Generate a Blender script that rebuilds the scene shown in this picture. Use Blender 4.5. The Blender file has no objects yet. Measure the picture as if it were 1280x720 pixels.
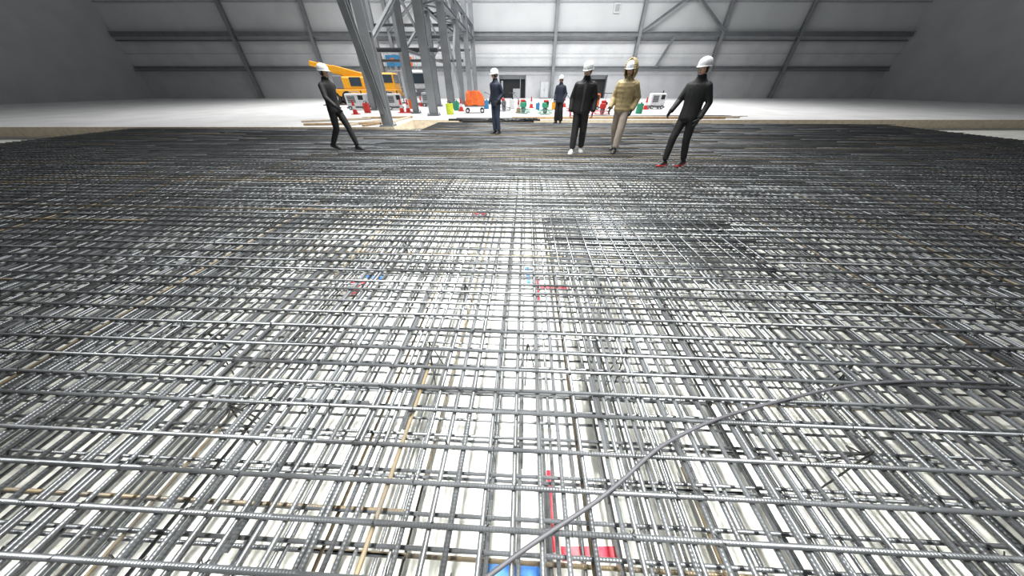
import bpy, math, random
from mathutils import Vector, Matrix, Euler
from mathutils.bvhtree import BVHTree
random.seed(7)
R=random.random
def U(a,b): return a+(b-a)*R()
scene=bpy.context.scene
col=scene.collection
try:
    scene.view_settings.view_transform='Standard'
except Exception: pass

# ---------------------------------------------------------------- materials
MATS={}
def mat(name,c,rough=0.6,metal=0.0,c2=None,nscale=8.0,bump=0.0,bscale=60.0,wave=None,emit=None):
    if name in MATS: return MATS[name]
    m=bpy.data.materials.new(name); m.use_nodes=True
    nt=m.node_tree; b=nt.nodes['Principled BSDF']
    b.inputs['Base Color'].default_value=(*c,1); b.inputs['Roughness'].default_value=rough
    b.inputs['Metallic'].default_value=metal
    tc=nt.nodes.new('ShaderNodeTexCoord')
    if c2 is None: c2=tuple(x*0.82 for x in c)
    n=nt.nodes.new('ShaderNodeTexNoise'); n.inputs['Scale'].default_value=nscale; n.inputs['Detail'].default_value=5
    nt.links.new(tc.outputs['Object'],n.inputs['Vector'])
    r=nt.nodes.new('ShaderNodeValToRGB'); r.color_ramp.elements[0].position=0.42; r.color_ramp.elements[1].position=0.66
    r.color_ramp.elements[0].color=(*c,1); r.color_ramp.elements[1].color=(*c2,1)
    nt.links.new(n.outputs['Fac'],r.inputs['Fac']); nt.links.new(r.outputs['Color'],b.inputs['Base Color'])
    if bump>0:
        bp=nt.nodes.new('ShaderNodeBump'); bp.inputs['Strength'].default_value=bump; bp.inputs['Distance'].default_value=0.01
        if wave:
            w=nt.nodes.new('ShaderNodeTexWave'); w.bands_direction=wave; w.inputs['Scale'].default_value=bscale
            nt.links.new(tc.outputs['Object'],w.inputs['Vector']); nt.links.new(w.outputs['Fac'],bp.inputs['Height'])
        else:
            w=nt.nodes.new('ShaderNodeTexNoise'); w.inputs['Scale'].default_value=bscale; w.inputs['Detail'].default_value=4
            nt.links.new(tc.outputs['Object'],w.inputs['Vector']); nt.links.new(w.outputs['Fac'],bp.inputs['Height'])
        nt.links.new(bp.outputs['Normal'],b.inputs['Normal'])
    MATS[name]=m; return m

barX=mat('rebar_steel_x',(0.19,0.20,0.215),0.36,0.6,c2=(0.115,0.12,0.127),nscale=3,bump=0.14,bscale=24,wave='X')
barY=mat('rebar_steel_y',(0.19,0.20,0.215),0.36,0.6,c2=(0.115,0.12,0.127),nscale=3,bump=0.14,bscale=24,wave='Y')
rust=mat('rebar_rusty',(0.24,0.19,0.12),0.5,0.4,c2=(0.16,0.14,0.115),nscale=5,bump=0.14,bscale=24,wave='X')
wire=mat('tie_wire_steel',(0.06,0.06,0.06),0.5,0.6)
conc=mat('blinding_concrete',(0.86,0.86,0.80),0.85,0,c2=(0.70,0.70,0.64),nscale=2.2,bump=0.2,bscale=20)
slab=mat('slab_concrete',(0.84,0.84,0.83),0.55,0,c2=(0.72,0.72,0.71),nscale=0.6,bump=0.05,bscale=8)
wood=mat('formwork_timber',(0.52,0.36,0.2),0.7,0,c2=(0.38,0.26,0.15),nscale=6)
woodp=mat('pale_timber',(0.72,0.62,0.48),0.7,0,c2=(0.6,0.5,0.38),nscale=6)
steel=mat('column_grey_paint',(0.27,0.285,0.30),0.5,0.1,c2=(0.22,0.235,0.25),nscale=1.5)
steelD=mat('beam_dark_grey',(0.20,0.21,0.23),0.5,0.1)
wallU=mat('wall_panel_white',(0.66,0.68,0.69),0.6,0,c2=(0.61,0.63,0.64),nscale=0.4,bump=0.3,bscale=0.5,wave='X')
wallM=mat('wall_corrugated',(0.70,0.71,0.72),0.5,0,c2=(0.60,0.62,0.64),nscale=0.5,bump=0.8,bscale=1.3,wave='X')
wallL=mat('wall_lower_grey',(0.56,0.57,0.59),0.6,0,c2=(0.5,0.51,0.53),nscale=0.7,bump=0.3,bscale=0.6,wave='X')
sideM=mat('side_wall_grey',(0.55,0.56,0.57),0.7,0,c2=(0.5,0.51,0.52),nscale=0.5,bump=0.5,bscale=1.0,wave='Y')
dark=mat('painted_dark_opening',(0.02,0.022,0.025),0.8)  # near-black colour paints in the shade inside the door openings
black=mat('black_rubber',(0.018,0.018,0.02),0.6)
pipeM=mat('black_pipe',(0.05,0.052,0.055),0.45)
white=mat('white_paint',(0.82,0.83,0.84),0.4)
yellow=mat('machine_yellow',(0.90,0.42,0.02),0.4,c2=(0.8,0.36,0.015))
orange=mat('orange_tarp',(0.95,0.20,0.04),0.6,c2=(0.85,0.14,0.03),nscale=6,bump=0.5,bscale=12)
red=mat('red_paint',(0.75,0.05,0.04),0.5)
redmark=mat('red_marking',(0.75,0.04,0.08),0.7,c2=(0.75,0.15,0.17),nscale=14)
bluemark=mat('blue_marking',(0.04,0.2,0.65),0.7,c2=(0.12,0.3,0.6),nscale=14)
blue=mat('blue_tarp',(0.06,0.28,0.55),0.6,bump=0.4,bscale=8)
green=mat('green_paint',(0.04,0.35,0.2),0.5)
lime=mat('lime_yellow',(0.7,0.8,0.05),0.5)
glass=mat('cab_glass',(0.05,0.07,0.09),0.1)
hose=mat('grey_hose',(0.06,0.06,0.07),0.6)
cabin=mat('cabinet_grey',(0.42,0.44,0.46),0.5)

# ---------------------------------------------------------------- mesh builder
class MB:
    def __init__(s): s.v=[];s.f=[];s.m=[];s.mats=[];s.M=Matrix.Identity(4)
    def mi(s,m):
        if m not in s.mats: s.mats.append(m)
        return s.mats.index(m)
    def add(s,vs,fs,m):
        o=len(s.v); k=s.mi(m)
        for v in vs: s.v.append(tuple(s.M@Vector(v)))
        for f in fs: s.f.append([i+o for i in f]); s.m.append(k)
    def box(s,c,sz,m,rot=None,bev=0):
        x,y,z=[a/2 for a in sz]; c=Vector(c)
        b=min(bev,min(x,y,z)*0.9)
        if b<=0:
            vs=[Vector((i*x,j*y,k*z)) for k in(-1,1) for j in(-1,1) for i in(-1,1)]
            fs=[(0,2,3,1),(4,5,7,6),(0,1,5,4),(2,6,7,3),(0,4,6,2),(1,3,7,5)]
        else:
            vs=[]
            for zz,ins in((-z,b),(-z+b,0),(z-b,0),(z,b)):
                xi,yi=x-ins,y-ins
                for (px,py) in((xi,yi-b),(xi-b,yi),(-xi+b,yi),(-xi,yi-b),(-xi,-yi+b),(-xi+b,-yi),(xi-b,-yi),(xi,-yi+b)):
                    vs.append(Vector((px,py,zz)))
            fs=[tuple(reversed(range(8))),tuple(range(24,32))]
            for r in range(3):
                for i in range(8):
                    j=(i+1)%8; fs.append((r*8+i,r*8+j,r*8+8+j,r*8+8+i))
        if rot is not None:
            E=Euler(rot).to_matrix(); vs=[E@v for v in vs]
        s.add([v+c for v in vs],fs,m)
    def tube(s,p0,p1,r,m,n=8,r2=None,cap=True):
        p0=Vector(p0);p1=Vector(p1);t=(p1-p0)
        if t.length<1e-6: return
        t.normalize(); u=t.cross(Vector((0,0,1)))
        if u.length<0.05: u=t.cross(Vector((0,1,0)))
        u.normalize(); w=u.cross(t); r2=r if r2 is None else r2
        vs=[];fs=[]
        for p,rr in((p0,r),(p1,r2)):
            for i in range(n):
                a=2*math.pi*i/n; vs.append(p+(u*math.cos(a)+w*math.sin(a))*rr)
        for i in range(n):
            j=(i+1)%n; fs.append((i,i+n,j+n,j))
        if cap: fs.append(tuple(range(n))); fs.append(tuple(reversed(range(n,2*n))))
        s.add(vs,fs,m)
    def chain(s,pts,r,m,n=8):
        for a,b in zip(pts[:-1],pts[1:]): s.tube(a,b,r,m,n)
    def loft(s,rings,m):
        n=len(rings[0]); vs=[v for r in rings for v in r]; fs=[]
        for k in range(len(rings)-1):
            for i in range(n):
                j=(i+1)%n; fs.append((k*n+i,k*n+j,(k+1)*n+j,(k+1)*n+i))
        fs.append(tuple(reversed(range(n)))); b=(len(rings)-1)*n; fs.append(tuple(range(b,b+n)))
        s.add(vs,fs,m)
    def lathe(s,prof,c,m,n=20,axis='Z',sx=1,sy=1):
        c=Vector(c); rings=[]
        for r,z in prof:
            ring=[]
            for i in range(n):
                a=2*math.pi*i/n
                if axis=='Z': ring.append(c+Vector((math.cos(a)*r*sx,math.sin(a)*r*sy,z)))
                elif axis=='X': ring.append(c+Vector((z,math.cos(a)*r,math.sin(a)*r)))
                else: ring.append(c+Vector((math.cos(a)*r,-z,math.sin(a)*r)))
            rings.append(ring)
        s.loft(rings,m)
    def wheel(s,c,r,w,axis='X',tyre=None,hub=None):
        s.lathe([(r*0.6,-w/2),(r*0.93,-w/2),(r,-w*0.35),(r,w*0.35),(r*0.93,w/2),(r*0.6,w/2)],c,tyre or black,20,axis)
        s.lathe([(r*0.2,-w*0.53),(r*0.55,-w*0.5),(r*0.55,w*0.5),(r*0.2,w*0.53)],c,hub or white,14,axis)
    def hbeam(s,p0,p1,w,d,m,t=0.03,side=(1,0,0)):
        p0=Vector(p0);p1=Vector(p1);T=(p1-p0).normalized()
        a=Vector(side);a=(a-a.dot(T)*T).normalized();b=T.cross(a)
        def slabp(ca,cb,ha,hb):
            vs=[]
            for p in(p0,p1):
                for sa,sb in((-1,-1),(1,-1),(1,1),(-1,1)): vs.append(p+a*(ca+sa*ha)+b*(cb+sb*hb))
            s.add(vs,[(0,3,2,1),(4,5,6,7),(0,1,5,4),(1,2,6,5),(2,3,7,6),(3,0,4,7)],m)
        slabp(0,d/2-t/2,w/2,t/2); slabp(0,-d/2+t/2,w/2,t/2); slabp(0,0,t/2,d/2-t)
    def mesh(s,name,smooth=False):
        me=bpy.data.meshes.new(name); me.from_pydata(s.v,[],s.f)
        for m in s.mats: me.materials.append(m)
        me.polygons.foreach_set('material_index',s.m)
        if smooth: me.polygons.foreach_set('use_smooth',[True]*len(me.polygons))
        me.update(); return me
    def obj(s,name,parent=None,loc=(0,0,0),rotz=0,smooth=False):
        o=bpy.data.objects.new(name,s.mesh(name,smooth)); col.objects.link(o)
        o.location=loc; o.rotation_euler=(0,0,rotz)
        if parent: o.parent=parent
        return o
def empty(name,loc=(0,0,0),rotz=0):
    e=bpy.data.objects.new(name,None); e.empty_display_size=0.2; col.objects.link(e); e.location=loc; e.rotation_euler=(0,0,rotz); return e

# ---------------------------------------------------------------- camera
cam=bpy.data.cameras.new('camera'); co=bpy.data.objects.new('camera',cam); col.objects.link(co)
co.location=(0,0,1.4); co.rotation_euler=(math.radians(52.4),0,0)
cam.sensor_width=36; cam.lens=330/1280*36; cam.clip_start=0.02; cam.clip_end=300
scene.camera=co

# ---------------------------------------------------------------- floor, pit
FZ=-0.40
YB=15.4; XL=-4.9; YL=12.6; W=46
m=MB(); m.box((0,4,FZ-0.1),(2*W,40,0.2),conc); m.obj('ground_blinding_concrete')
m=MB()
m.box(((XL+W)/2,(YB+43)/2,-0.33),(W-XL,43-YB,0.66),slab)
m.box(((XL-W)/2,(YL+43)/2,-0.33),(W+XL,43-YL,0.66),slab)
m.obj('floor')
m=MB()
m.box(((XL+W)/2,YB-0.03,-0.15),(W-XL,0.05,0.36),woodp)
m.box(((XL-W)/2,YL-0.03,-0.15),(W+XL,0.05,0.36),woodp)
m.box((XL+0.03,(YL+YB)/2,-0.15),(0.05,YB-YL,0.36),woodp)
m.obj('formwork_edge_board')
m=MB()
m.box((5.5,16.1,0.05),(11,0.12,0.1),wood,(0,0,0.01),0.01)
m.box((7.5,16.6,0.04),(9,0.1,0.08),woodp,(0,0,-0.02),0.01)
m.obj('timber_batten')
m=MB()
for i,(x,y,l,r) in enumerate([(-5.9,13.9,2.0,1.2),(-6.6,14.3,2.6,1.25),(-7.4,13.6,3.2,0.15),(-5.5,15.6,2.6,1.5),(-6.5,16.4,2.5,0.2),(-8.5,15.2,3,0.5)]):
    m.box((x,y,0.04+0.001*i),(l,0.16,0.07),woodp if i%2 else wood,(0,0,r),0.008)
m.obj('timber_plank_pile')

# ---------------------------------------------------------------- rebar
GR=math.radians(-2.5)
grid=empty('rebar_grid',(0,0,0),GR)
def field_x(name,z,sp,r,x0,x1,y0,y1,jit=0.02,seg=7.5,rustp=0.10,tilt=0.006,n=8):
    m=MB(); y=y0
    while y<y1:
        yy=y+U(-jit,jit); xa=x0
        if yy>YL-0.9: xa=max(xa,XL+0.8)
        xs=xa; off=U(0,seg)
        first=True
        while xs<x1:
            xe=min(x1,xs+(off if first and off>1 else seg)); first=False
            d=U(-tilt,tilt)
            m.tube((xs,yy-d,z),(xe+(0.5 if xe<x1 else 0),yy+d,z),r,rust if R()<rustp else barX,n)
            xs=xe
            yy+=U(-1,1)*r*0.7
        y+=sp
    return m.obj(name,grid,smooth=True)
def field_y(name,z,sp,r,x0,x1,y0,y1,jit=0.014,seg=6.5,tilt=0.010,pair=0.0,n=8):
    m=MB(); x=x0
    while x<x1:
        xx=x+U(-jit,jit); ye=(YL-0.35 if xx<XL+0.7 else y1)
        ys=y0; off=U(0,seg); first=True
        while ys<ye:
            yn=min(ye,ys+(off if first and off>1 else seg)); first=False
            d=U(-tilt,tilt)
            m.tube((xx-d,ys,z),(xx+d,yn+(0.4 if yn<ye else 0),z),r,rust if R()<.05 else barY,n)
            ys=yn; xx+=U(-1,1)*r*0.8
        if R()<pair: m.tube((xx+0.035,y0+U(0,4),z),(xx+0.03,y0+U(5,9),z),r,barY,n)
        x+=sp
    return m.obj(name,grid,smooth=True)
X0,X1,Y0,Y1=-16,16,-3.5,YB-0.75
field_x('top_mat_transverse_bars',-0.010,0.15,0.0105,X0,X1,Y0,Y1)
field_y('top_mat_longitudinal_bars',-0.031,0.115,0.0105,X0,X1,Y0,Y1,pair=0.3)
field_x('middle_mat_transverse_bars',-0.12,0.15,0.0085,X0,X1,Y0+0.07,Y1,jit=0.03)
field_y('middle_mat_longitudinal_bars',-0.137,0.14,0.0085,X0+0.06,X1,Y0,Y1,jit=0.03)
field_x('bottom_mat_transverse_bars',FZ+0.09,0.16,0.009,X0,X1,Y0,Y1,n=6)
field_y('bottom_mat_longitudinal_bars',FZ+0.072,0.16,0.009,X0,X1,Y0,Y1,n=6)
m=MB()
for i in range(19):
    y=2.25+i*0.066+U(-.015,.015); m.tube((0.3+U(-.04,.04),y,0.005),(2.6+U(-.3,.3),y+U(-.02,.02),0.005),0.0085,barX)
for i in range(14):
    x=0.36+i*0.16+U(-.03,.03); m.tube((x,2.15+U(-.05,.05),0.018),(x+U(-.02,.02),3.55+U(-.15,.05),0.018),0.007,barY)
m.obj('lap_reinforcement_bars',grid,smooth=True)
m=MB()
for i in range(2200):
    x=round(U(-4,4)/0.115)*0.115; y=Y0+round((U(0.1,7)-Y0)/0.15)*0.15
    a=U(0,6.28); l=U(0.012,0.024)
    m.tube((x-l*math.cos(a),y-l*math.sin(a),-0.022),(x+l*math.cos(a),y+l*math.sin(a),0.006+U(0,.008)),0.0022,wire,4)
m.obj('tie_wires',grid)
m=MB()
for (x,y) in [(-.62,1.18),(.06,1.2),(.72,1.18),(-.5,1.85),(.7,1.9),(-1.3,2.6),(-2.2,1.2),(2.1,1.1),(1.5,3.9),(-1.1,4.4),(-3.2,3),(3.4,2.9),(-.2,5.5),(2.4,5.9),(-1.6,.7),(1.7,.6)]:
    a=U(0,3); 
    P=[Vector((math.cos(a+k*2.094)*0.055,math.sin(a+k*2.094)*0.055,0)) for k in range(3)]
    c=Vector((x,y,-0.06)); top=Vector((U(-.01,.01),U(-.01,.01),0.07))
    for k in range(3):
        m.tube(c+P[k],c+P[(k+1)%3],0.0042,wire,6); m.tube(c+P[k]*1.4-Vector((0,0,.33)),c+top,0.0042,wire,6)
m.obj('rebar_support_chairs',grid)

def gp(px,py,z):
    f=330;p=math.radians(37.6)
    dx=(px-640);dy=-(py-360)
    d=Vector((dx,f*math.cos(p)+dy*math.sin(p),dy*math.cos(p)-f*math.sin(p)))
    t=(z-1.4)/d.z; return Vector((d.x*t,d.y*t,z))
def mark(mm,a,b,w,mt,z=None):
    z=FZ+0.004 if z is None else z
    A=gp(*a,z);B=gp(*b,z);D=(B-A);L=D.length;c=(A+B)/2
    mm.box(c,(L,w,0.006),mt,(0,0,math.atan2(D.y,D.x)))
m=MB()
for a,b,w in [((687,588),(690,640),.04),((692,640),(694,690),.035),((702,692),(770,692),.05),((672,360),(712,360),.06),((672,350),(672,376),.05),((586,255),(606,257),.09),((440,352),(452,356),.1),((438,362),(445,366),.12),((590,268),(608,268),.09)]: mark(m,a,b,w,redmark)
m.obj('red_floor_marking')
m=MB()
for a,b,w in [((659,334),(661,354),.045),((472,335),(478,350),.06),((606,712),(680,715),.04),((455,345),(475,348),.05)]: mark(m,a,b,w,bluemark)
m.obj('blue_floor_marking')

cu=bpy.data.curves.new('power_hose','CURVE'); cu.dimensions='3D'; cu.bevel_depth=0.0085; cu.bevel_resolution=4
pts=[gp(x,y,0.012) for x,y in [(560,760),(612,719),(650,690),(700,657),(750,625),(790,590),(815,565),(842,548),(900,520),(980,500),(1100,470),(1250,480)]]
sp=cu.splines.new('NURBS'); sp.points.add(len(pts)-1)
for i,p in enumerate(pts): sp.points[i].co=(p.x,p.y,p.z,1)
sp.order_u=4; sp.use_endpoint_u=True
o=bpy.data.objects.new('power_hose',cu); col.objects.link(o); cu.materials.append(hose)

# ---------------------------------------------------------------- hall
YW=42
m=MB()
ops=[(-1.6,1.75,2.35),(9.8,11.9,2.35)]
xs=[-W]+[v for o_ in ops for v in o_[:2]]+[W]
for i in range(0,len(xs),2):
    a,b=xs[i],xs[i+1]; m.box(((a+b)/2,YW+0.3,1.5),(b-a,0.6,3.0),wallL)
for a,b,h in ops: m.box(((a+b)/2,YW+0.3,(h+3)/2),(b-a,0.6,3-h),wallL)
m.box((0,YW+0.3,4.4),(2*W,0.6,2.8),wallM)
m.box((0,YW+0.3,9.9),(2*W,0.6,8.2),wallU)
m.obj('wall_back')
m=MB(); m.box((-W-0.1,15,7),(0.2,56,14),sideM); m.obj('wall_left')
m=MB(); m.box((W+0.1,15,7),(0.2,56,14),sideM); m.obj('wall_right')
for k,(a,b,h) in enumerate(ops):
    m=MB(); c=(a+b)/2;w=b-a
    m.box((c,YW+.55,h/2),(w-.02,0.08,h-.02),dark)  # flat dark sheet stands in for the unlit depth behind the opening
    m.box((a+0.05,YW+.25,h/2),(0.08,0.5,h-.02),steelD);m.box((b-0.05,YW+.25,h/2),(0.08,0.5,h-.02),steelD);m.box((c,YW+.25,h-0.06),(w-.02,0.5,0.1),steelD)
    m.box((c,YW+.48,h-0.25),(w-.1,0.1,0.3),cabin)
    if k==0:
        m.box((a+0.35,YW+0.3,0.9),(0.25,0.3,1.8),cabin,None,.02); m.box((c+.5,YW+.3,0.5),(0.9,0.4,1.0),cabin,None,.03); m.box((b-0.7,YW+.25,1.1),(0.06,0.06,2.2),cabin)
    m.obj('door_%d'%(k+1))
frame=empty('steel_frame')
m=MB()
m.hbeam((-W+.1,YW-0.35,6.0),(W-.1,YW-0.35,6.0),0.35,0.4,steel,0.04,side=(0,1,0))
m.hbeam((-W+.1,YW-0.25,5.45),(W-.1,YW-0.25,5.45),0.12,0.12,steelD,0.03,side=(0,1,0))
m.hbeam((-W+.1,YW-0.2,3.05),(W-.1,YW-0.2,3.05),0.25,0.25,steel,0.03,side=(0,1,0))
m.tube((-W+.1,YW-0.4,2.75),(W-.1,YW-0.4,2.75),0.05,steelD); m.tube((-W+.1,YW-0.4,4.3),(W-.1,YW-0.4,4.3),0.03,cabin)
m.box((0,YW-0.05,8.6),(2*W-.2,0.08,0.12),cabin)
m.obj('wall_girt_beams',frame)
m=MB()
for x in (-32,-23,-14,5,14.6,24,33): m.hbeam((x,YW-0.35,0),(x,YW-0.35,13.5),0.35,0.4,steel,0.04)
m.obj('wall_steel_columns',frame)
m=MB()
for a,b in [((14.8,YW-.6,6.2),(19.5,YW-.6,9.2)),((19.5,YW-.6,9.2),(24,YW-.6,6.2)),((17.3,YW-.6,3.1),(18.6,YW-.6,5.8)),((-14,YW-.6,6.2),(-9.5,YW-.6,9.2)),((-9.5,YW-.6,9.2),(-4.8,YW-.6,6.2))]: m.hbeam(a,b,0.25,0.25,steel,0.03,side=(0,1,0))
m.obj('wall_diagonal_braces',frame)
m=MB(); m.box((11.6,YW-0.12,8.1),(0.7,0.2,0.8),white,None,.04); m.box((11.6,YW-0.24,8.1),(0.5,0.06,0.55),cabin,None,.02); m.obj('wall_vent_box')
m=MB(); m.box((4.0,YW-0.95,0.85),(1.0,0.5,1.7),cabin,None,.03); m.box((3.76,YW-1.21,0.9),(.44,.02,1.5),wallL);m.box((4.24,YW-1.21,0.9),(.44,.02,1.5),wallL);m.box((3.95,YW-1.23,.9),(.03,.03,.2),black); m.box((4,YW-.95,.0+.03),(1.05,.5,.06),steelD); m.obj('electrical_cabinet')

def colobj(x,y,w,h=13):
    m=MB(); m.hbeam((0,0,0.02),(0,0,h),w,w,steel,0.035,side=(1,0,0)); m.box((0,0,0.03),(w+.2,w+.2,0.06),steelD)
    for i in(-1,1):
        for j in(-1,1): m.tube((i*(w/2+.05),j*(w/2+.05),0.05),(i*(w/2+.05),j*(w/2+.05),0.14),0.02,steelD,6)
    for z in(2.9,5.6): 
        m.box((0,0,z),(w-0.04,w-0.04,0.03),steel)
    m.obj('column',frame,(x,y,0))
colobj(-5.2,12.98,0.34)
for y in(18.0,23.5,29,34.8,40.6): colobj(-4.45,y,0.42)
for y in(19.5,26,32.5,39): colobj(-5.9,y,0.30)
colobj(-9.5,22,0.3);colobj(-12.5,33,0.35);colobj(-8.2,26,0.26)
m=MB()
def hb(a,b,w=0.18): m.hbeam(a,b,w,w,steel,0.025,side=(1,0,0))
hb((-5.2,12.8,0.5),(-4.85,10.9,3.5),0.22); hb((-4.85,10.9,3.5),(-4.65,9.0,6.6),0.22)
hb((-4.45,18,5.5),(-5.2,12.98,5.6),0.25)
hb((-5.2,13.1,2.6),(-4.6,17.8,5.4),0.12)
for z in(5.5,6.5): m.hbeam((-4.45,17.5,z),(-4.45,41.5,z),0.3,0.2,steelD,0.03,side=(1,0,0))
for z in(5.5,6.5): m.hbeam((-5.9,17.5,z),(-5.9,41.5,z),0.3,0.2,steelD,0.03,side=(1,0,0))
y=18.0
while y<40.5:
    hb((-4.45,y,5.6),(-4.45,y+1.4,6.4),0.1); hb((-4.45,y+1.4,6.4),(-4.45,y+2.8,5.6),0.1)
    hb((-4.45,y,5.55),(-5.9,y+1.4,5.55),0.09); hb((-5.9,y+1.4,5.55),(-4.45,y+2.8,5.55),0.09)
    y+=2.8
for a,b in((23.5,29),(34.8,40.6)):
    hb((-4.45,a,0.3),(-4.45,b,5.3),0.14); hb((-4.45,b,0.3),(-4.45,a,5.3),0.14)
for a,b in((19.5,26),(26,32.5)):
    hb((-5.9,a,2.9),(-5.9,b,5.3),0.12); hb((-5.9,b,2.9),(-5.9,a,5.3),0.12); hb((-5.9,a,2.9),(-5.9,b,2.9),0.14)
for xa,yy,z in((-9.5,22,5.4),(-9.5,22,3.1),(-12.5,33,5.6),(-12.5,33,3.2),(-12.5,39,4.4)):
    m.hbeam((xa,yy,z),(-4.6,yy,z),0.25,0.22,steelD,0.03,side=(0,1,0))
hb((-9.5,22,3.1),(-6,22,5.4),0.12); hb((-8.2,26,3.0),(-6,26,5.3),0.12); m.hbeam((-8.2,26,4.1),(-4.6,26,4.1),.2,.2,steel,.03,side=(0,1,0))
m.obj('crane_runway_girder',frame)

# ---------------------------------------------------------------- equipment
def place(px,py): 
    p=gp(px,py,0); return (p.x,p.y,0)
m=MB()
m.box((0,0,0.85),(6.0,2.2,0.5),yellow,None,.06)
for x in(-2.2,-1.1,1.2,2.3):
    for y in(-1,1): m.wheel((x,y*0.95,0.5),0.5,0.34,'Y')
m.box((2.35,0,1.6),(1.2,2.1,1.2),yellow,None,.12); m.box((2.45,-1.06,1.8),(0.8,0.03,0.55),glass); m.box((2.96,0,1.8),(0.03,1.7,0.6),glass)
m.box((-0.6,0,1.5),(2.2,1.9,0.9),yellow,None,.1); m.box((-0.2,-0.97,1.6),(0.9,0.04,0.6),glass)
m.box((-1.6,0,1.55),(0.7,2.0,0.9),steelD,None,.05)
A=Vector((1.9,-0.3,1.55));B=Vector((-3.6,-0.3,2.8)); d=(B-A)
for k,(t0,t1,s_) in enumerate([(0,0.7,.55),(0.6,0.88,.44),(0.82,1.0,.34)]):
    p=A+d*t0;q=A+d*t1; c=(p+q)/2
    m.box(c,((q-p).length,s_,s_),yellow,(0,math.atan2(-(q-p).z,(q-p).x),0),.03)
m.tube((0.6,-.3,1.3),(-0.6,-.3,2.1),.09,cabin)
for x in(-2.9,2.9):
    m.box((x,0,0.7),(0.2,2.9,0.18),yellow); 
    for y in(-1.4,1.4): m.tube((x,y,0.75),(x,y,0.06),.05,cabin); m.box((x,y,.03),(.4,.4,.06),black)
m.obj('truck_crane',None,(-13.0,29,0),0.1)
m=MB()
m.box((0,0,0.75),(2.0,4.6,0.25),steelD,None,.03)
for x in(-.85,.85):
    for y in(-1.5,1.5): m.wheel((x,y,0.42),0.42,0.28,'X')
m.box((0,-1.55,1.55),(1.95,1.5,1.6),white,None,.15); m.box((0,-2.31,1.8),(1.7,0.04,0.65),glass); m.box((0.98,-1.6,1.85),(0.03,.8,.55),glass)
m.box((0,-2.33,1.0),(1.8,.05,.28),steelD); 
for x in(-.75,.75): m.box((x,-2.35,1.0),(.28,.05,.18),white)
m.box((0,0.9,1.3),(2.0,2.9,0.08),cabin)
for x in(-.98,.98): m.box((x,.9,1.5),(.05,2.9,.4),white)
m.box((0,2.33,1.5),(2,.05,.4),white)
m.obj('white_flatbed_truck',None,(-8.0,29.7,0),0.3)
m=MB()
for x in(-1.4,0,1.4):
    for y in(-.5,.5): m.tube((x,y,0),(x,y,3.9),.03,cabin)
for z in(1.2,2.5,3.8):
    for y in(-.5,.5): m.tube((-1.4,y,z),(1.4,y,z),.025,cabin)
    for x in(-1.4,0,1.4): m.tube((x,-.5,z),(x,.5,z),.025,cabin)
m.box((0,0,2.53),(2.8,1,.05),woodp); m.box((-.2,-.54,3.25),(2.2,.03,.85),blue); m.box((1.0,-.56,3.2),(.5,.03,.7),orange); m.box((-.7,-.58,3.3),(.35,.02,.3),orange)
m.tube((-1.4,-.5,0.1),(0,-.5,2.4),.02,cabin); m.tube((0,-.5,2.4),(1.4,-.5,.1),.02,cabin)
m.obj('scaffold_platform',None,(-11.0,34.5,0))
def generator(px,py,w,c1,rz=0.1):
    m=MB(); m.box((0,0,.55),(w,.7,.75),c1,None,.05); m.box((0,0,.13),(w+.1,.76,.1),steelD)
    m.box((-w*.2,-.36,.6),(w*.4,.02,.4),cabin); 
    for k in range(4): m.box((-w*.2,-.375,.46+k*.09),(w*.36,.015,.03),black)
    m.box((w*.28,-.36,.7),(w*.25,.02,.25),black); m.tube((w*.3,0,.9),(w*.3,0,1.08),.04,black)
    m.chain([(-w*.3,0,.9),(-w*.3,0,1.02),(w*.15,0,1.02),(w*.15,0,.9)],.02,cabin)
    for x in(-w*.35,w*.35):
        for y in(-.3,.3): m.wheel((x,y*1.25,.11),.11,.06,'Y')
    m.obj('engine_generator',None,place(px,py),rz)
generator(450,137,1.3,white); generator(472,136,1.2,cabin,-.2); generator(495,137,1.0,white,.4); generator(537,133,.9,cabin); generator(738,137,.9,orange,.2); generator(818,136,1.0,white,-.1)
m=MB()
m.box((0,0,.35),(1.2,.7,.06),steelD)
for x in(-.45,.45):
    for y in(-.28,.28): m.wheel((x,y,.13),.13,.06,'Y')
m.chain([(-.6,0,.35),(-.75,0,1.0),(-.75,.3,1.0)],.02,steelD)
N=20;rings=[]
for k in range(9):
    t=k/8; ring=[]
    for i in range(N):
        a=2*math.pi*i/N; rr=(1-.35*t**1.5)*(1+.10*math.sin(a*5+t*4)+.06*math.sin(a*9))
        ring.append(Vector((math.cos(a)*.58*rr,math.sin(a)*.38*rr,.38+.72*math.sin(t*1.4)+.05*math.sin(a*3+t*6))))
    rings.append(ring)
m.loft(rings,orange)
m.obj('orange_tarp_trolley',None,place(594,141),.1,smooth=False)
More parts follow.
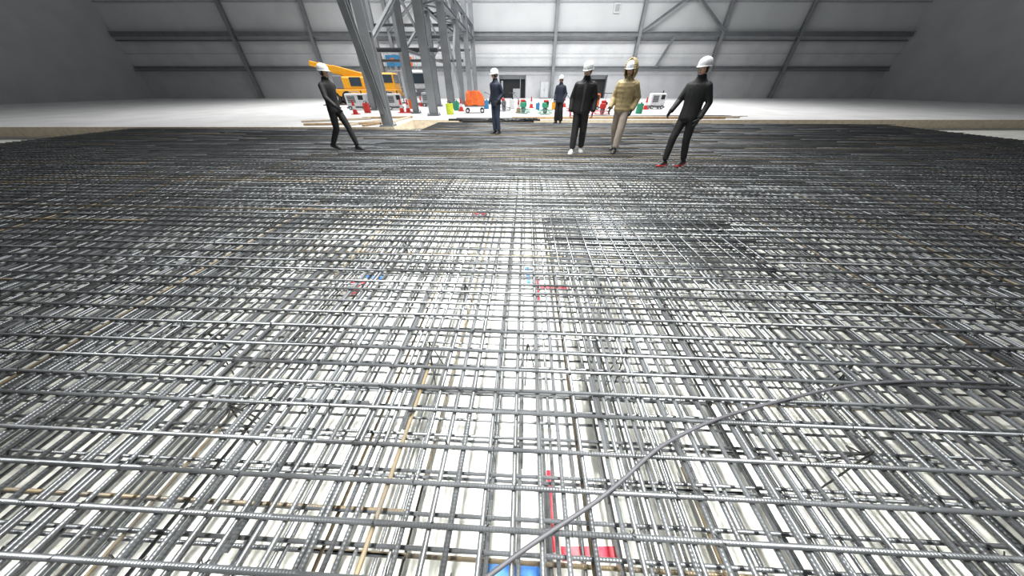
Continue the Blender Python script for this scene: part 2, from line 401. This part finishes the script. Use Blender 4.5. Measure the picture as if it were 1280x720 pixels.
def trowel(px,py,c1,rz):
    m=MB(); 
    for r_,z in((.45,.08),(.45,.2)):
        P=[(math.cos(a*math.pi/8)*r_,math.sin(a*math.pi/8)*r_,z) for a in range(17)]; m.chain(P,.014,c1,6)
    for k in range(4):
        a=k*math.pi/2; m.box((math.cos(a)*.22,math.sin(a)*.22,.03),(.4,.13,.012),cabin,(0,0,a)); m.tube((math.cos(a)*.45,math.sin(a)*.45,.08),(0,0,.4),.014,c1,6)
    m.lathe([(.08,.05),(.14,.15),(.12,.3),(.05,.34)],(0,0,0),steelD); m.box((0,0,.45),(.34,.3,.26),c1,None,.04); m.box((0,.05,.64),(.28,.2,.12),red,None,.03); m.lathe([(.07,0),(.07,.12)],(.16,0,.5),black,12)
    m.chain([(0,.1,.4),(0,.75,.85),(0,1.2,1.0)],.018,steelD); m.tube((-.25,1.2,1.0),(.25,1.2,1.0),.018,black)
    m.obj('power_trowel',None,place(px,py),rz)
trowel(654,142,green,.6); trowel(681,143,green,-.8); trowel(716,140,red,2.4); trowel(752,144,red,-.4); trowel(630,139,steelD,1.5)
def cone(px,py,s=1):
    m=MB(); m.box((0,0,.02),(.38*s,.38*s,.04),red,None,.01)
    m.lathe([(.14*s,.04),(.105*s,.25*s)],(0,0,0),red); m.lathe([(.105*s,.25*s),(.075*s,.42*s)],(0,0,0),white); m.lathe([(.075*s,.42*s),(.03*s,.7*s),(.02*s,.7*s)],(0,0,0),red)
    m.obj('traffic_cone',None,place(px,py))
for px,py in((648,141),(577,139),(503,141),(481,142),(527,133),(664,135),(762,136),(705,134),(806,137),(511,141),(445,143)): cone(px,py)
def drum(px,py,c1,s=1):
    m=MB(); m.lathe([(.2*s,0),(.24*s,.03),(.24*s,.3*s),(.25*s,.32*s),(.24*s,.34*s),(.24*s,.6*s),(.22*s,.63*s),(.05*s,.63*s)],(0,0,0),c1); m.lathe([(.05,.63*s),(.05,.7*s),(.02,.7*s)],(.05,0,0),black,10)
    m.chain([(-.12*s,0,.62*s),(-.12*s,0,.75*s),(.1*s,0,.75*s)],.012,black,6)
    m.obj('fuel_drum',None,place(px,py))
drum(563,143,lime,.85); drum(571,138,green,.8); drum(640,136,white,.9); drum(692,137,yellow,.7); drum(516,136,orange,.9); drum(460,141,red,.8)
drum(730,133,white,.9); drum(798,142,green,.8); drum(520,141,green,.6); drum(608,136,blue,.8); drum(617,138,white,.7); drum(672,137,blue,.6)
m=MB()
for i in range(7):
    m.tube((-2.6+U(-.4,.4),14.45+i*.1+U(-.03,.03),.06+.05*(i%2)),(1.2+U(-.6,.4),14.4+i*.1+U(-.1,.1),.06+.05*(i%2)),.045,pipeM,10)
P=[(-1.2+.2*k,14.1+.3*math.sin(k*.8),.09+.08*abs(math.sin(k*1.3))) for k in range(12)]; m.chain(P,.05,pipeM,8)
m.obj('black_pipe_bundle',smooth=True)
m=MB()
for i in range(16):
    y=15.9+i*.045; m.tube((3.5+U(-.5,.5),y+1.1,.032),(12+U(-1,1),y+1.1+U(-.06,.06),.032),.012,barX)
m.obj('loose_rebar_bundle',smooth=True)

# ---------------------------------------------------------------- people
skinM=mat('skin',(0.55,0.33,0.24),0.55,c2=(0.5,0.29,0.2),nscale=20)
hairM=mat('hair_black',(0.02,0.016,0.014),0.5)
helm=mat('helmet_white',(0.85,0.87,0.9),0.25,c2=(0.83,0.85,0.88))
navy=mat('cloth_navy',(0.016,0.022,0.045),0.75,c2=(0.011,0.016,0.034),bump=.5,bscale=14)
blackc=mat('cloth_black',(0.014,0.014,0.016),0.7,c2=(0.008,0.008,0.010),bump=.5,bscale=14)
jean=mat('cloth_denim',(0.05,0.07,0.12),0.85,c2=(0.035,0.05,0.09),bump=.5,bscale=14)
beige=mat('cloth_beige_puffer',(0.42,0.33,0.17),0.6,c2=(0.36,0.28,0.14),bump=.5,bscale=14)
sand=mat('cloth_sand',(0.38,0.33,0.28),0.8,c2=(0.32,0.27,0.23),bump=.6,bscale=12)
greyc=mat('cloth_grey',(0.08,0.08,0.09),0.8)
shoeW=mat('shoe_white',(0.8,0.8,0.8),0.5); shoeB=mat('shoe_black',(0.02,0.02,0.022),0.5)
gloveR=mat('glove_red',(0.45,0.04,0.06),0.7); gloveB=mat('glove_dark',(0.03,0.03,0.035),0.7)
eyeW=mat('eye_white',(0.8,0.8,0.78),0.3); lip=mat('lips',(0.42,0.17,0.15),0.5)
V=Vector
def ell(c,rx,ry,a=V((1,0,0)),b=V((0,1,0)),n=20):
    return [c+a*(math.cos(2*math.pi*i/n)*rx)+b*(math.sin(2*math.pi*i/n)*ry) for i in range(n)]
def limb(mb,pts,rad,m,ref=V((1,0,0)),sub=5,puff=0):
    P=[];Rr=[]
    for k in range(len(pts)-1):
        for i in range(sub):
            t=i/sub; P.append(pts[k].lerp(pts[k+1],t)); Rr.append(rad[k]*(1-t)+rad[k+1]*t)
    P.append(pts[-1]);Rr.append(rad[-1]); rings=[]
    for i,p in enumerate(P):
        t=(P[min(i+1,len(P)-1)]-P[max(i-1,0)]).normalized()
        u=(ref-ref.dot(t)*t).normalized(); w=t.cross(u); r=Rr[i]*(1+(puff*(0.5+0.5*math.sin(i*2.1)) if puff else 0))
        if i==0: rings.append(ell(p-t*r*.5,r*.6,r*.6,u,w))
        rings.append(ell(p,r,r,u,w))
        if i==len(P)-1: rings.append(ell(p+t*r*.35,r*.7,r*.7,u,w))
    mb.loft(rings,m)
def remesh(mbs,name,vox,smooth_it,parent):
    J=MB()
    trees=[]
    for b in mbs:
        o=len(J.v); J.v+=b.v; J.f+=[[i+o for i in f] for f in b.f]; 
        for k in b.m: J.m.append(J.mi(b.mats[k]))
        trees.append((BVHTree.FromPolygons([V(v) for v in b.v],b.f),b.mats[0]))
    ob=J.obj(name+'_tmp')
    r=ob.modifiers.new('r','REMESH'); r.mode='VOXEL'; r.voxel_size=vox
    if smooth_it:
        s=ob.modifiers.new('s','SMOOTH'); s.factor=.5; s.iterations=smooth_it
    dg=bpy.context.evaluated_depsgraph_get(); dg.update()
    me=bpy.data.meshes.new_from_object(ob.evaluated_get(dg)); bpy.data.objects.remove(ob)
    me.materials.clear(); ms=[]
    for t,mm in trees:
        if mm not in ms: ms.append(mm); me.materials.append(mm)
    for p in me.polygons:
        best=1e9;bi=0
        for t,mm in trees:
            h=t.find_nearest(p.center)
            if h[0] is not None and h[3]<best-1e-5: best=h[3];bi=ms.index(mm)
        p.material_index=bi; p.use_smooth=True
    me.name=name
    o=bpy.data.objects.new(name,me); col.objects.link(o); o.parent=parent; return o
def hand(name,parent,wrist,d,side,m,curl=.5):
    d=d.normalized(); nrm=V((-side,0,0)); nrm=(nrm-nrm.dot(d)*d).normalized(); a=d.cross(nrm)*1.0
    if a.y>0: a=-a
    mb=MB(); rings=[]
    for t,w_,th in((-.02,.026,.020),(0,.028,.02),(.03,.036,.019),(.06,.042,.017),(.085,.042,.014),(.095,.036,.010)):
        rings.append(ell(wrist+d*t,w_,th,a,nrm,14))
    mb.loft(rings,m)
    for k,(off,L) in enumerate(((.030,.070),(.010,.080),(-.011,.074),(-.031,.058))):
        p=wrist+d*.08+a*off; ang=.15+k*.06; seg=[L*.45,L*.32,L*.25]; rr=[.0095,.0088,.0078,.0065]; pts=[p]
        for j in range(3):
            dd=(d*math.cos(ang)+nrm*math.sin(ang)); p=p+dd*seg[j]; pts.append(p.copy()); ang+=curl
        limb(mb,pts,rr,m,ref=a,sub=2)
    p=wrist+d*.028+a*.028; pts=[p,p+(d*.6+a*.75+nrm*.25).normalized()*.035,p+(d*.6+a*.75+nrm*.25).normalized()*.035+(d*.9+a*.3+nrm*.4).normalized()*.03,]
    pts.append(pts[-1]+(d+nrm*.5).normalized()*.024)
    limb(mb,pts,[.013,.011,.010,.008],m,ref=nrm,sub=2)
    remesh([mb],name,.0045,2,parent)
def shoe(mb,ank,toe,m,sole):
    f=V((toe[0],toe[1],0)).normalized(); s=V((-f.y,f.x,0)); pit=toe[2]
    base=V((ank.x,ank.y,0)); z0=ank.z-.085
    def ring(t,w_,h,hb=0): 
        out=[];n=16
        c=base+f*t
        for i in range(n):
            a=2*math.pi*i/n; x=math.cos(a)*w_; z=math.sin(a)*h/2+h/2
            z=max(z,.012)
            out.append(c+s*x+V((0,0,z0+z-pit*t)))
        return out
    R_=[(-.085,.02,.05),(-.078,.034,.075),(-.04,.039,.11),(0,.041,.115),(.05,.043,.095),(.10,.049,.07),(.14,.049,.055),(.175,.04,.042),(.192,.02,.028)]
    mb.loft([ring(*r) for r in R_],m)
    def sr(t,w_):
        c=base+f*t
        return [c+s*(-w_)+V((0,0,z0-pit*t-.002)),c+s*w_+V((0,0,z0-pit*t-.002)),c+s*w_+V((0,0,z0-pit*t+.022)),c-s*w_+V((0,0,z0-pit*t+.022))]
    mb.loft([sr(-.088,.02),sr(-.075,.036),sr(-.03,.041),(sr(.04,.043)),sr(.1,.051),sr(.15,.050),sr(.18,.040),sr(.197,.02)],sole)
def head(parent,pos,yaw,pitch,hood=None,roll=0):
    E=Matrix.Translation(pos)@Euler((pitch,roll,yaw)).to_matrix().to_4x4()
    mb=MB(); mb.M=E; nu,nv=40,28; vs=[];fs=[]
    def g(d,c,s_): return math.exp(-((d-V(c).normalized()).length/s_)**2)
    def pt(th,ph,hair=0):
        d=V((math.sin(ph)*math.cos(th),math.sin(ph)*math.sin(th),math.cos(ph)))
        x,y,z=d.x*.076,d.y*.094,d.z*.118
        if d.z<0: k=-d.z; x*=1-.32*k**1.6; y*=1-.16*k; 
        if d.z<0 and d.y>0: y*=1-.3*(-d.z)
        off=0
        off+=.020*g(d,(0,-1,-.16),.13)+.010*g(d,(0,-1,.05),.12)
        off-=.009*(g(d,(.36,-1,.1),.16)+g(d,(-.36,-1,.1),.16))
        off+=.005*(g(d,(.35,-1,.32),.18)+g(d,(-.35,-1,.32),.18))
        off+=.005*g(d,(0,-1,-.55),.16)+.010*g(d,(0,-.85,-1.0),.25)-.004*g(d,(0,-1,-.75),.1)
        off+=hair
        return V((x,y,z))+d*off
    rings=[[pt(2*math.pi*i/nu,math.pi*(.02+.96*j/nv)) for i in range(nu)] for j in range(nv+1)]
    mb.loft(list(reversed(rings)),skinM)
    for s_ in(-1,1):
        rg=[]
        for t,r_ in((0,.018),(.006,.03),(.012,.031),(.016,.022)):
            rg.append(ell(V((s_*(.070+t),.008+t*.8,0)),r_*.62,r_,V((0,1,0)),V((0,0,1)),12))
        mb.loft(rg,skinM)
        mb.lathe([(.001,-.0105),(.0075,-.0075),(.0105,0),(.0075,.0075),(.001,.0105)],(s_*.030,-.082,.012),eyeW,12)
        mb.lathe([(.0046,-.0),(.004,.002)],(s_*.030,-.0922,.012),hairM,10,'Y')
        mb.box((s_*.031,-.0915,.032),(.028,.008,.005),hairM,(0,s_*.1,0),.002)
    mb.lathe([(.001,-.022),(.0055,-.012),(.007,0),(.0055,.012),(.001,.022)],(0,-.088,-.052),lip,10,'X')
    H=[];fs=[];n2=36
    for j in range(12):
        ph=math.pi*(.03+.62*j/11)
        for i in range(n2+1):
            th=math.radians(-28)+math.radians(236)*i/n2
            H.append(pt(th,ph,.008))
    for j in range(11):
        for i in range(n2): a=j*(n2+1)+i; fs.append((a,a+1,a+n2+2,a+n2+1))
    mb.add(H,fs,hairM)
    mb.obj('head',parent,smooth=True)
    hb_=MB(); hb_.M=E@Matrix.Translation((0,.004,.035))@Euler((math.radians(-6),0,0)).to_matrix().to_4x4()
    rings=[]
    n=32
    for k,(r_,z) in enumerate([(1.0,0),(1.01,.02),(.97,.055),(.85,.09),(.62,.115),(.34,.128),(.05,.131)]):
        rings.append([V((math.cos(a)*.108*r_,math.sin(a)*.132*r_,z+(.006*(1-r_) if abs(math.cos(a))<.15 else 0))) for a in [2*math.pi*i/n for i in range(n)]])
    hb_.loft(rings,helm)
    brim=[]
    for zo,ex in((-.010,1.0),(-.004,1.06),(.004,1.0)):
        rr=[]
        for i in range(n):
            a=2*math.pi*i/n; fr=max(0,-math.sin(a))**2
            k=(1.02 if ex==1.0 else 1.08)+fr*(.30 if ex>1 else .05)
            rr.append(V((math.cos(a)*.110*(1.02 if ex==1.0 else 1.08),math.sin(a)*.134*k,zo-(.012*fr if ex>1 else 0))))
        brim.append(rr)
    hb_.loft(brim,helm)
    for x in(-.035,0,.035):
        P=[V((x,math.cos(t)*.122*(1 if x==0 else .95),.02+math.sin(t)*.112*(1 if x==0 else .95))) for t in [.25+i*(2.64/10) for i in range(11)]]
        hb_.chain(P,.006,helm,6)
    hb_.obj('helmet',parent,smooth=True)
    sb=MB(); sb.M=E
    for s_ in(-1,1): sb.chain([V((s_*.082,-.01,.04)),V((s_*.078,-.03,-.03)),V((s_*.05,-.055,-.095)),V((0,-.07,-.118))],.004,black,6)
    sb.obj('chin_strap',parent)
    if hood:
        hd=MB(); hd.M=E@Matrix.Translation((0,.03,.0)); vs=[];fs=[];nu,nv=36,22
        def hp(th,ph,sc):
            d=V((math.sin(ph)*math.cos(th),math.sin(ph)*math.sin(th),math.cos(ph)))
            z=d.z*(.205 if d.z>0 else .20)
            k=1+.03*math.sin(ph*14)
            return V((d.x*.145*sc*k,d.y*.165*sc*k,z*sc))
        OP=50; a0=math.radians(-90+OP)
        for sc in(1,.9):
            for j in range(nv+1):
                ph=math.pi*(.02+.93*j/nv)
                for i in range(nu+1):
                    th=a0+(2*math.pi-math.radians(2*OP))*i/nu
                    vs.append(hp(th,ph,sc))
        o2=(nv+1)*(nu+1)
        for j in range(nv):
            for i in range(nu):
                a=j*(nu+1)+i; b_=[a,a+1,a+nu+2,a+nu+1]; fs.append(b_); fs.append([x+o2 for x in reversed(b_)])
            for i in(0,nu):
                a=j*(nu+1)+i; fs.append([a,a+nu+1,a+nu+1+o2,a+o2])
        hd.add(vs,fs,hood)
        P=[hp(a0,math.pi*(.02+.93*j/14),.96) for j in range(15)]; hd.chain(P,.014,hood,8)
        P=[hp(a0+2*math.pi-math.radians(2*OP),math.pi*(.02+.93*j/14),.96) for j in range(15)]; hd.chain(P,.014,hood,8)
        hd.obj('hood',parent,smooth=True)

def person(name,loc,yaw,J,top,bot,shoeM,sole,glove,h=1.72,hyaw=0,hpitch=0,lean=(0,0),hood=None,puff=0,hem=.84,legr=(.092,.072,.058),inner=None,armr=(.07,.056,.046),curl=.5,coat=1.0,hroll=0):
    root=empty(name,loc,yaw); s=h/1.72; root.scale=(s,s,s)
    lx,ly=lean
    def L(p):
        k=max(0,(p.z-.92))/.6; return V((p.x+lx*k,p.y+ly*k,p.z))
    T=MB(); rings=[]
    prof=[(hem-.005,.150,.105),(hem,.176,.130),(hem+.04,.180,.134),(.98,.172,.126),(1.06,.166,.122),(1.15,.170,.126),(1.24,.180,.132),(1.33,.186,.130),(1.39,.178,.118),(1.43,.145,.100),(1.465,.095,.082),(1.50,.078,.076),(1.53,.074,.074)]
    pr=[]
    for k in range(len(prof)-1):
        for i in range(3):
            t=i/3; pr.append(tuple(prof[k][q]*(1-t)+prof[k+1][q]*t for q in range(3)))
    pr.append(prof[-1])
    def front(z):
        for a,b in zip(prof[:-1],prof[1:]):
            if a[0]<=z<=b[0]:
                t=(z-a[0])/(b[0]-a[0]); r_=a[2]*(1-t)+b[2]*t; break
        else: r_=.1
        q=1+(puff*abs(math.sin(z*math.pi/.085)) if z<1.42 else 0)
        return r_*q*(coat if z<1.4 else 1)
    for (z,rx,ry) in pr:
        q=1+(puff*abs(math.sin(z*math.pi/.085)) if z<1.42 else 0); c_=coat if z<1.4 else 1
        rings.append(ell(L(V((0,.0,z))),rx*q*c_,ry*q*c_,n=28))
    T.loft(rings,top)
    parts=[T]
    for sd,k in((1,'l'),(-1,'r')):
        A=MB(); sh=L(V((sd*.170,0,1.37))); el=L(V(J['e'+k])); wr=L(V(J['w'+k]))
        limb(A,[L(V((sd*.12,0,1.385))),sh,el,wr],[.06,armr[0],armr[1],armr[2]],top,ref=V((1,0,0)) if abs((wr-sh).normalized().x)<.8 else V((0,1,0)),sub=8,puff=puff*1.2)
        parts.append(A)
    Pl=MB(); rings=[ell(V((0,0,z)),rx,ry) for z,rx,ry in((.80,.10,.08),(.84,.15,.11),(.92,.160,.116),(1.0,.15,.11),(1.04,.12,.09))]; Pl.loft(rings,bot); parts.append(Pl)
    for sd,k in((1,'l'),(-1,'r')):
        G=MB(); hp_=V((sd*.085,0,.90)); kn=V(J['k'+k]); an=V(J['a'+k])
        dn=(an-kn).normalized(); mid=hp_.lerp(kn,.5)
        limb(G,[hp_,mid,kn,kn.lerp(an,.5),an-dn*.035],[legr[0],legr[0]*.93,legr[1],(legr[1]+legr[2])/2*1.03,legr[2]],bot,sub=4); parts.append(G)
    N_=MB(); limb(N_,[L(V((0,0,1.44))),L(V((0,-.012,1.58)))],[.06,.054],skinM); parts.append(N_)
    body=remesh(parts,'body',.0125,3,root)
    for sd,k in((1,'l'),(-1,'r')):
        el=L(V(J['e'+k]));wr=L(V(J['w'+k])); hand('hand_'+k,root,wr+(wr-el).normalized()*.012,(wr-el),sd,glove,curl)
    S=MB()
    for k in'lr': shoe(S,V(J['a'+k]),J['t'+k],shoeM,sole)
    S.obj('shoes',root,smooth=True)
    if inner:
        I=MB(); vs=[]; nz=22
        for i in range(nz+1):
            z=(hem+.03)+(1.45-hem-.03)*i/nz; w2=.010+.018*i/nz; c=L(V((0,-front(z)-.003,z)))
            vs+=[c+V((-w2,.005,0)),c,c+V((w2,.005,0))]
        I.add(vs,[(i*3+j,i*3+j+1,i*3+j+4,i*3+j+3) for i in range(nz) for j in(0,1)],inner)
        I.obj('inner_shirt',root)
    else:
        Z=MB(); P=[L(V((0,-front(z)-.001,z))) for z in [hem+.02+(1.44-hem)*i/20 for i in range(20)]]
        Z.chain(P,.0035,greyc if not hood else sand,6); Z.obj('jacket_zip',root)
    head(root,L(V((0,-.018,1.615))),hyaw,hpitch,hood,hroll)
    return root
rad=math.radians
J0=dict(el=(.225,.04,1.11),wl=(.215,-.05,.87),er=(-.225,.04,1.11),wr=(-.215,-.05,.87),kl=(.1,-.02,.49),al=(.11,.02,.085),kr=(-.1,-.02,.49),ar=(-.11,.02,.085),tl=(.15,-1,0),tr=(-.15,-1,0))
def JJ(**k): d=dict(J0); d.update(k); return d
Z0=0.004
p=gp(621,167,0)
person('worker_navy_jacket',(p.x,p.y,Z0),rad(-42),JJ(el=(.25,.08,1.13),wl=(.19,-.08,.95),er=(-.25,.08,1.13),wr=(-.19,-.08,.95),kl=(.085,-.02,.49),al=(.085,.02,.085),kr=(-.085,-.03,.49),ar=(-.08,.0,.085)),navy,jean,shoeB,shoeB,gloveB,1.75,hyaw=rad(-25),hpitch=rad(10),curl=.8,coat=1.12,legr=(.095,.078,.066))
p=gp(697,154,0)
person('worker_dark_coat',(p.x,p.y-.05,Z0),rad(-30),JJ(el=(.25,.05,1.12),wl=(.22,-.1,.9),er=(-.25,.05,1.12),wr=(-.22,-.1,.9)),navy,blackc,shoeB,shoeB,gloveB,1.66,hyaw=rad(-15),hem=.80,legr=(.10,.10,.105),coat=1.14)
p=gp(719,190,0)
person('worker_black_jacket',(p.x+.02,p.y,Z0),rad(-14),JJ(el=(.265,.07,1.12),wl=(.265,-.07,.88),er=(-.255,.05,1.12),wr=(-.25,-.06,.88),kl=(.10,-.04,.50),al=(.10,.10,.09),kr=(-.09,-.10,.495),ar=(-.10,-.20,.085),tl=(.2,-1,.05),tr=(-.25,-1,0)),blackc,blackc,shoeW,shoeW,gloveR,1.75,hyaw=rad(-20),hpitch=rad(20),lean=(.03,-.03),inner=greyc,coat=1.14,legr=(.10,.084,.072),armr=(.078,.066,.054),hem=.84)
p=gp(767,189,0)
person('worker_beige_puffer',(p.x,p.y,Z0),rad(-40),JJ(el=(.25,.12,1.13),wl=(.235,-.02,.90),er=(-.25,-.02,1.12),wr=(-.235,-.17,.92),kl=(.10,-.13,.50),al=(.09,-.19,.085),kr=(-.10,.02,.49),ar=(-.10,.22,.11),tl=(.1,-1,0),tr=(-.1,-1,.12)),beige,sand,shoeB,shoeB,gloveB,1.77,hyaw=rad(5),hpitch=rad(14),lean=(.02,-.04),hood=beige,puff=.055,coat=1.10,legr=(.10,.085,.075),armr=(.080,.068,.056),hem=.86)
p=gp(832,207,0)
person('worker_at_edge',(p.x+.14,p.y,Z0+.004),rad(-60),JJ(el=(.25,.08,1.12),wl=(.25,-.06,.88),er=(-.25,-.08,1.13),wr=(-.24,-.26,.97),kl=(.10,.02,.49),al=(.10,.17,.10),kr=(-.10,-.14,.50),ar=(-.10,-.17,.085),tl=(0,-1,.1),tr=(0,-1,0)),blackc,blackc,shoeB,red,gloveB,1.73,hyaw=0,hpitch=rad(10),lean=(0,-.02),coat=1.06)
p=gp(446,187,0)
person('worker_walking',(p.x-.24,p.y,Z0),rad(75),JJ(el=(.25,.15,1.14),wl=(.25,.1,.9),er=(-.25,-.1,1.14),wr=(-.24,-.3,.97),kl=(.10,-.16,.50),al=(.10,-.26,.085),kr=(-.10,.04,.49),ar=(-.10,.32,.14),tl=(0,-1,0),tr=(0,-1,.2)),blackc,blackc,shoeB,shoeB,gloveB,1.73,hpitch=rad(8),lean=(0,-.03))

# ---------------------------------------------------------------- lights
w=bpy.data.worlds.new('world'); scene.world=w; w.use_nodes=True
w.node_tree.nodes['Background'].inputs[0].default_value=(.94,.97,1,1); w.node_tree.nodes['Background'].inputs[1].default_value=0.13
def area(loc,tgt,sx,sy,power,c=(1,1,1),spread=180):
    l=bpy.data.lights.new('added_area_light','AREA'); l.shape='RECTANGLE'; l.size=sx; l.size_y=sy; l.energy=power; l.color=c; l.spread=rad(spread)  # added unseen overhead lamp
    o=bpy.data.objects.new('added_area_light',l); col.objects.link(o); o.location=loc
    d=V(tgt)-V(loc)
    if abs(d.x)<1e-6 and abs(d.y)<1e-6: o.rotation_euler=(0,0,0)
    else: o.rotation_euler=d.to_track_quat('-Z','Y').to_euler()
area((0,1.0,7.5),(0,1.0,0),.6,1.6,135,(1,1,.95),44)  # added narrow beam: pools light on the near mat, sides stay dim
area((0,3.4,8),(0,3.4,0),.7,1.6,270,(1,1,.95),66)  # second added pool, a little wider, further along the mat
area((0,9.0,10),(0,9,0),7,8,1700,(1,1,.97),110)  # added broad lamp for soft light over the pit and workers
area((0,27,13),(0,27,0),40,20,6800,spread=130)  # added to brighten the rear floor and equipment
area((1,32,12.5),(1,42,4),32,3,1400,spread=150)  # added wash that brightens the back wall
